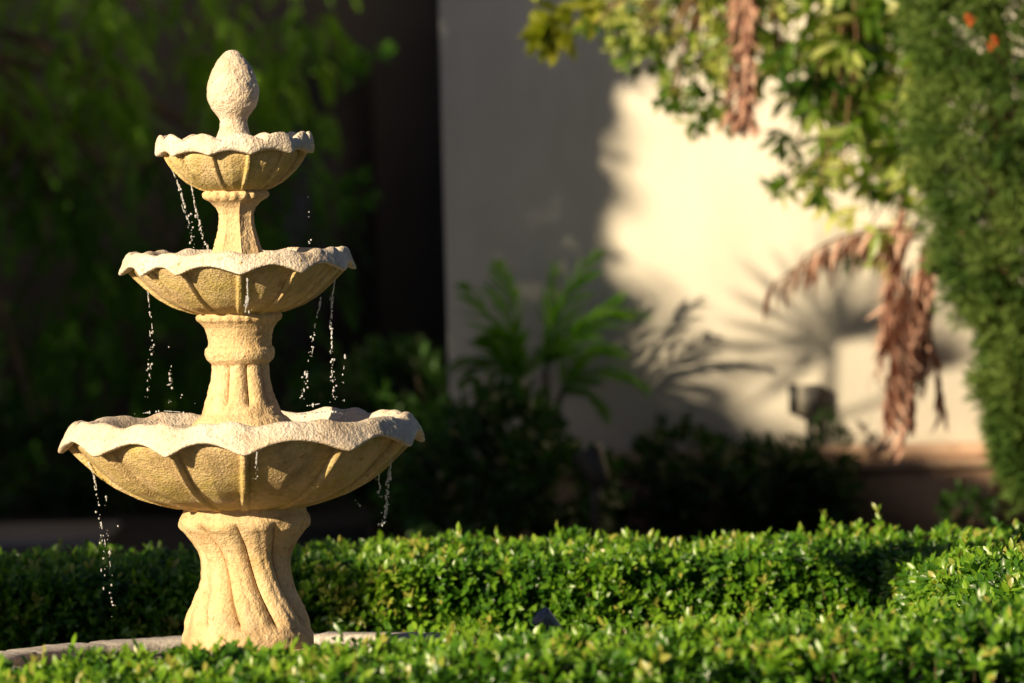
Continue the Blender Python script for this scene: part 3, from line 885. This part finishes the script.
# (4) dead brown fronds
def dead(label, specs):
    first = np.array(specs[0][0])
    e = empty('dead_frond', tuple(first), label, 'dead frond', None)
    L_ = []; mb = MB()
    for (s0, d, l, dr_, n, ll, lw, ang, hang) in specs:
        p_, lv = pinnate(s0, d, l, dr_, n, ll, lw, ang, hang, rng.uniform(.35, .75), rng.uniform(-1, 1), .28, False)
        mb.tube(p_, np.linspace(.007, .003, len(p_)), 5); L_.append(lv)
    mb.build('stalk', M_dead, e)
    link('leaflets', leaves_mesh('leaflets', *cat(L_), curl=.35), M_dead, e)['kind'] = 'stuff'
    return e


a0 = at(925, 195, 17.1)
sp = []
for i in range(11):
    s0 = at(918+rng.normal(0, 9), 200+i*9+rng.normal(0, 4), 17.1+rng.normal(0, .05))
    sp.append((s0, (-.19+rng.normal(0, .03), rng.normal(0, .06), -1), rng.uniform(.5, .90)-i*.025, .3, 28, .125, .021, .48, .75))
for i in range(4):
    sp.append((at(905-4*i+rng.normal(0, 5), 290+22*i, 17.0), (-.19+rng.normal(0, .03), -.05, -1), .40-.05*i, .2, 17, .12, .019, .6, .75))
dead('large bunch of dried brown fronds hanging low beside the conifer', sp)
sp = []
for i in range(4):
    sp.append((at(745+rng.normal(0, 7), -30+i*6, 17.1), (rng.normal(0, .08), 0, -1), .58-.03*i, .2, 20, .10, .026, .4, .6))
sp.append((at(770, -20, 17.2), (.1, 0, -1), .35, .2, 14, .09, .026, .4, .6))
dead('small bunch of dried brown fronds hanging at the top above the wall', sp)
sp = [(at(922, 238, 17.2), (-1, 0, .12), .62, .75, 26, .16, .022, .5, 1.1), (at(925, 232, 17.1), (-1, .1, .3), .5, .9, 22, .13, .024, .6, 1.0), (at(930, 330, 17.2), (.1, 0, -.6), .32, .6, 10, .10, .018, .5, 1.0)]
dead('single dried brown frond arching left across the bright wall', sp)

# (5) feathery conifer at the right edge
cf = empty('feathery_conifer', (at(1050, 500, 16.6)[0], 16.6*DS, 0), 'tall dense feathery conifer at the right edge of the garden', 'conifer')
Ls = []; tips = []
cx0 = at(1050, 500, 16.6)[0]
for i in range(9500):
    py = rng.uniform(-60, 500)
    ed = np.interp(py, [-60, 0, 60, 120, 200, 260, 300, 340, 380, 420, 460, 500], [895, 905, 915, 908, 920, 930, 945, 985, 975, 985, 998, 1012])
    ed += 20 + 12*noise.noise(Vector((py*.04, 0, 0)))+8*noise.noise(Vector((py*.12, 5, 0)))
    zc_ = at(1050, py, 16.6)[2]
    rr_ = (1050-ed)/267.0
    a = rng.uniform(0, 6.28); rad_ = rr_*rng.uniform(.55, 1.0)**.5
    if math.sin(a) > .3 and rng.uniform() < .7: continue
    p = np.array((cx0+math.cos(a)*rad_, 16.6*DS+math.sin(a)*rad_*.9, zc_))
    if noise.noise(Vector((p[0]*7, p[1]*7, p[2]*6))) < -.36: continue
    tips.append((p, a))
Pn = np.array([t[0] for t in tips]); An = np.array([(math.cos(t[1]), math.sin(t[1]), .35) for t in tips])
vbn = np.array([np.clip(.5+.7*noise.noise(Vector((p[0]*6, p[1]*6, p[2]*6))), 0, 1) for p in Pn])
link('foliage', leaves_mesh('foliage', *sprigs(Pn, An+rng.normal(0, .45, An.shape), 12, .10, .055, .0085, .8, vbn, .2), curl=.1), M_conif, cf)
mb = MB()
tp = np.array((cx0+.02, 16.6*DS+.05, 0))
mb.tube(bez(tp, (cx0, 16.6*DS+.02, 1.5), (cx0, 16.6*DS, 3.1), 10), np.linspace(.08, .03, 10), 10)
for q in Pn[rng.choice(len(Pn), 160, replace=False)]:
    s0 = np.array((cx0, 16.6*DS+.02, max(.5, q[2]-.25)))
    mb.tube(bez(s0, (s0+q)/2+np.array((0, 0, .04)), q, 5), np.linspace(.010, .004, 5), 4)
mb.build('trunk', M_barkred, cf)


def petals(name, pts, m, s, label):
    L_ = []
    for (px, py) in pts:
        P_ = np.array([at(px+rng.normal(0, 2.5), py+rng.normal(0, 3), 16.08) for _ in range(4)])
        L_.append(sprigs(P_, rng.normal(0, .4, (4, 3))+np.array((-.3, -1, .3)), 5, .02, s, s*.6, 1.2))
    o = link(name, leaves_mesh(name, *cat(L_)), m, cf); o['label'] = label; o['kind'] = 'stuff'


petals('blossom', [(971, 22), (995, 42)], M_orange, .022, 'small orange blossoms among the conifer foliage')

# ------------------------------------------------------------------ sun, sky and the unseen trees placed to shade the garden
EL, AZ = rad(19), rad(44)                       # the sun stands front left of the camera
SD = np.array((-math.sin(AZ)*math.cos(EL), -math.cos(AZ)*math.cos(EL), math.sin(EL)))
sun_d = bpy.data.lights.new('sun', 'SUN'); sun = bpy.data.objects.new('sun', sun_d); COL.objects.link(sun)
sun_d.energy = 7.2; sun_d.angle = rad(.5); sun_d.color = (1, .81, .53)
sun.rotation_euler = Vector(SD).to_track_quat('Z', 'Y').to_euler()
sun.location = (-10, -8, 9)

bx = ([-60, 60, 120, 180, 230, 300, 380, 430, 470, 520, 650], [600, 592, 560, 535, 535, 555, 590, 640, 690, 760, 860], [26, 26, 40, 55, 75, 105, 130, 110, 80, 60, 60])


def shade(px, py):
    """how thick the shading crown is for the wall point seen at (px, py)"""
    b_ = np.interp(py, bx[0], bx[1]); w = np.interp(py, bx[0], bx[2])
    b_ = b_ + 22*noise.noise(Vector((py*.03, px*.01, 0))) + (60*noise.noise(Vector((py*.035, px*.035, 7))) if py < 280 else 0)
    n = 1/(1+math.exp((px-b_)/w*2.2))
    if px < 440: n = 1.0 if py > 120 else .50+.50*max(0, py)/120
    if px < 320 and py < 100: n *= .86
    if 575 < px < 650 and 215 < py < 300: n *= .55
    if 480 < px < 575 and 240 < py < 330: n *= .7
    return n


P_ = []  # unseen crown, leaves set sunward of wherever the wall should be dark
while len(P_) < 50000:
    px = rng.uniform(-330, 1150); py = rng.uniform(-140, 660)
    if rng.uniform() > (shade(px, py)**2.2 if px < 441 else .24*shade(px, py)**1.6): continue
    q = at(px, py, 18.5 if px > 441 else rng.choice([19.0, 20.8, 24.0]))
    t = rng.uniform(15, 22)
    P_.append(q+SD*t)
while len(P_) < 62000:  # more crown leaves added to darken the bed before the wall
    px = rng.uniform(400, 860); py = rng.uniform(375, 535)
    if px > 600 and py < 440: continue
    q = at(px, py, rng.uniform(17.1, 18.2)); P_.append(q+SD*rng.uniform(15, 22))
P_ = np.array(P_)
cen = P_.mean(0)
st_ = empty('unseen_shade_tree', (cen[0], cen[1], 0), 'unseen tall tree left of the garden, crown shaped to shade the wall', 'tree')
n = len(P_)
link('crown', leaves_mesh('crown', P_, rvec(n), rvec(n), .21, .14, rng.uniform(0, 1, n)), M_shade, st_)
limb_tree(st_, P_, (cen[0], cen[1], 0), (cen[0], cen[1], cen[2]), .22, M_bark, 60)
# loose leaves added on a small unseen tree to dapple the shade edge
P_ = []
while len(P_) < 480:
    px = rng.uniform(440, 660); py = rng.uniform(-40, 330)
    c_b = np.interp(py, [-40, 60, 130, 200, 330], [620, 612, 578, 555, 570])
    if abs(px-c_b) > 42 or noise.noise(Vector((px*.05, py*.05, 2))) < .05: continue
    P_.append(at(px, py, 18.5)+SD*rng.uniform(8, 9))
P_ = np.array(P_); cen = P_.mean(0); n = len(P_)
st_ = empty('unseen_shade_tree', (cen[0], cen[1], 0), 'unseen small tree added near the house wall to dapple its shade', 'tree')
link('crown', leaves_mesh('crown', P_, rvec(n), rvec(n), .10, .05, rng.uniform(0, 1, n)), M_shade, st_)
limb_tree(st_, P_, (cen[0], cen[1], 0), (cen[0], cen[1], cen[2]), .06, M_bark, 26)
# second unseen tree, leaves placed to shade the left part of the back hedge
P_ = []
for _ in range(2600):
    px = rng.uniform(-260, 225); py = rng.uniform(505, 655)
    q = at(px, py, 13.3+rng.uniform(-.3, .4)); q[2] = rng.uniform(.1, .6)
    P_.append(q+SD*rng.uniform(9, 13))
P_ = np.array(P_); cen = P_.mean(0); n = len(P_)
st_ = empty('unseen_shade_tree', (cen[0], cen[1], 0), 'unseen smaller tree left of the fountain, leaves placed to shade the back hedge', 'tree')
link('crown', leaves_mesh('crown', P_, rvec(n), rvec(n), .13, .07, rng.uniform(0, 1, n)), M_shade, st_)
limb_tree(st_, P_, (cen[0], cen[1], 0), (cen[0], cen[1], cen[2]), .12, M_bark, 30)
# fan palm whose leaf throws the striped shadow on the wall
q = at(832, 345, 18.5)+SD*7.0
fp = empty('fan_palm', (q[0], q[1], 0), 'slim palm left of the garden throwing its leaf shadow on the wall', 'palm')
mb = MB(); mb.tube(bez((q[0]-.05, q[1], 0), (q[0]-.1, q[1]+.05, q[2]*.5), q, 10), np.linspace(.05, .018, 10), 8); mb.build('stem', M_bark, fp)
n = 15
an = np.linspace(rad(20), rad(205), n)
D_ = np.stack([np.cos(an)*.95, 0*an-.15, np.sin(an)], -1)+rng.normal(0, .03, (n, 3))
link('fan_leaf', leaves_mesh('fan_leaf', np.repeat(q[None], n, 0), D_, np.repeat(np.array([(0, -1., .2)]), n, 0)+rng.normal(0, .2, (n, 3)), rng.uniform(.45, .66, n), .038, rng.uniform(0, 1, n), curl=.12), M_palm, fp)
q2 = at(930, 372, 18.5)+SD*6.8
D2 = np.stack([np.cos(np.linspace(.3, 2.6, 10)), np.zeros(10), np.sin(np.linspace(.3, 2.6, 10))], -1)
link('fan_leaf', leaves_mesh('fan_leaf', np.repeat(q2[None], 10, 0), D2, np.repeat(np.array([(0, -1., .2)]), 10, 0), .28, .03, rng.uniform(0, 1, 10)), M_palm, fp)
mb = MB(); mb.tube(bez(q-np.array((0, 0, .3)), (q+q2)/2-np.array((0, 0, .2)), q2, 6), np.linspace(.012, .008, 6), 6); mb.build('leaf_stalk', M_bark, fp)

w = bpy.data.worlds.new('World'); S.world = w; w.use_nodes = True
nt = w.node_tree; sky = nt.nodes.new('ShaderNodeTexSky'); sky.sky_type = 'NISHITA'; sky.sun_disc = False
sky.sun_elevation = EL; sky.sun_rotation = math.pi + AZ
nt.links.new(mixc(nt, 1.0, sky.outputs[0], (.84, .94, 1.28), 'MULTIPLY'), nt.nodes['Background'].inputs['Color'])
nt.nodes['Background'].inputs['Strength'].default_value = .032

S.render.engine = 'CYCLES'
S.cycles.max_bounces = 6; S.cycles.diffuse_bounces = 3; S.cycles.transmission_bounces = 4
S.cycles.use_denoising = True
S.view_settings.view_transform = 'Standard'; S.view_settings.look = 'None'; S.view_settings.exposure = 0
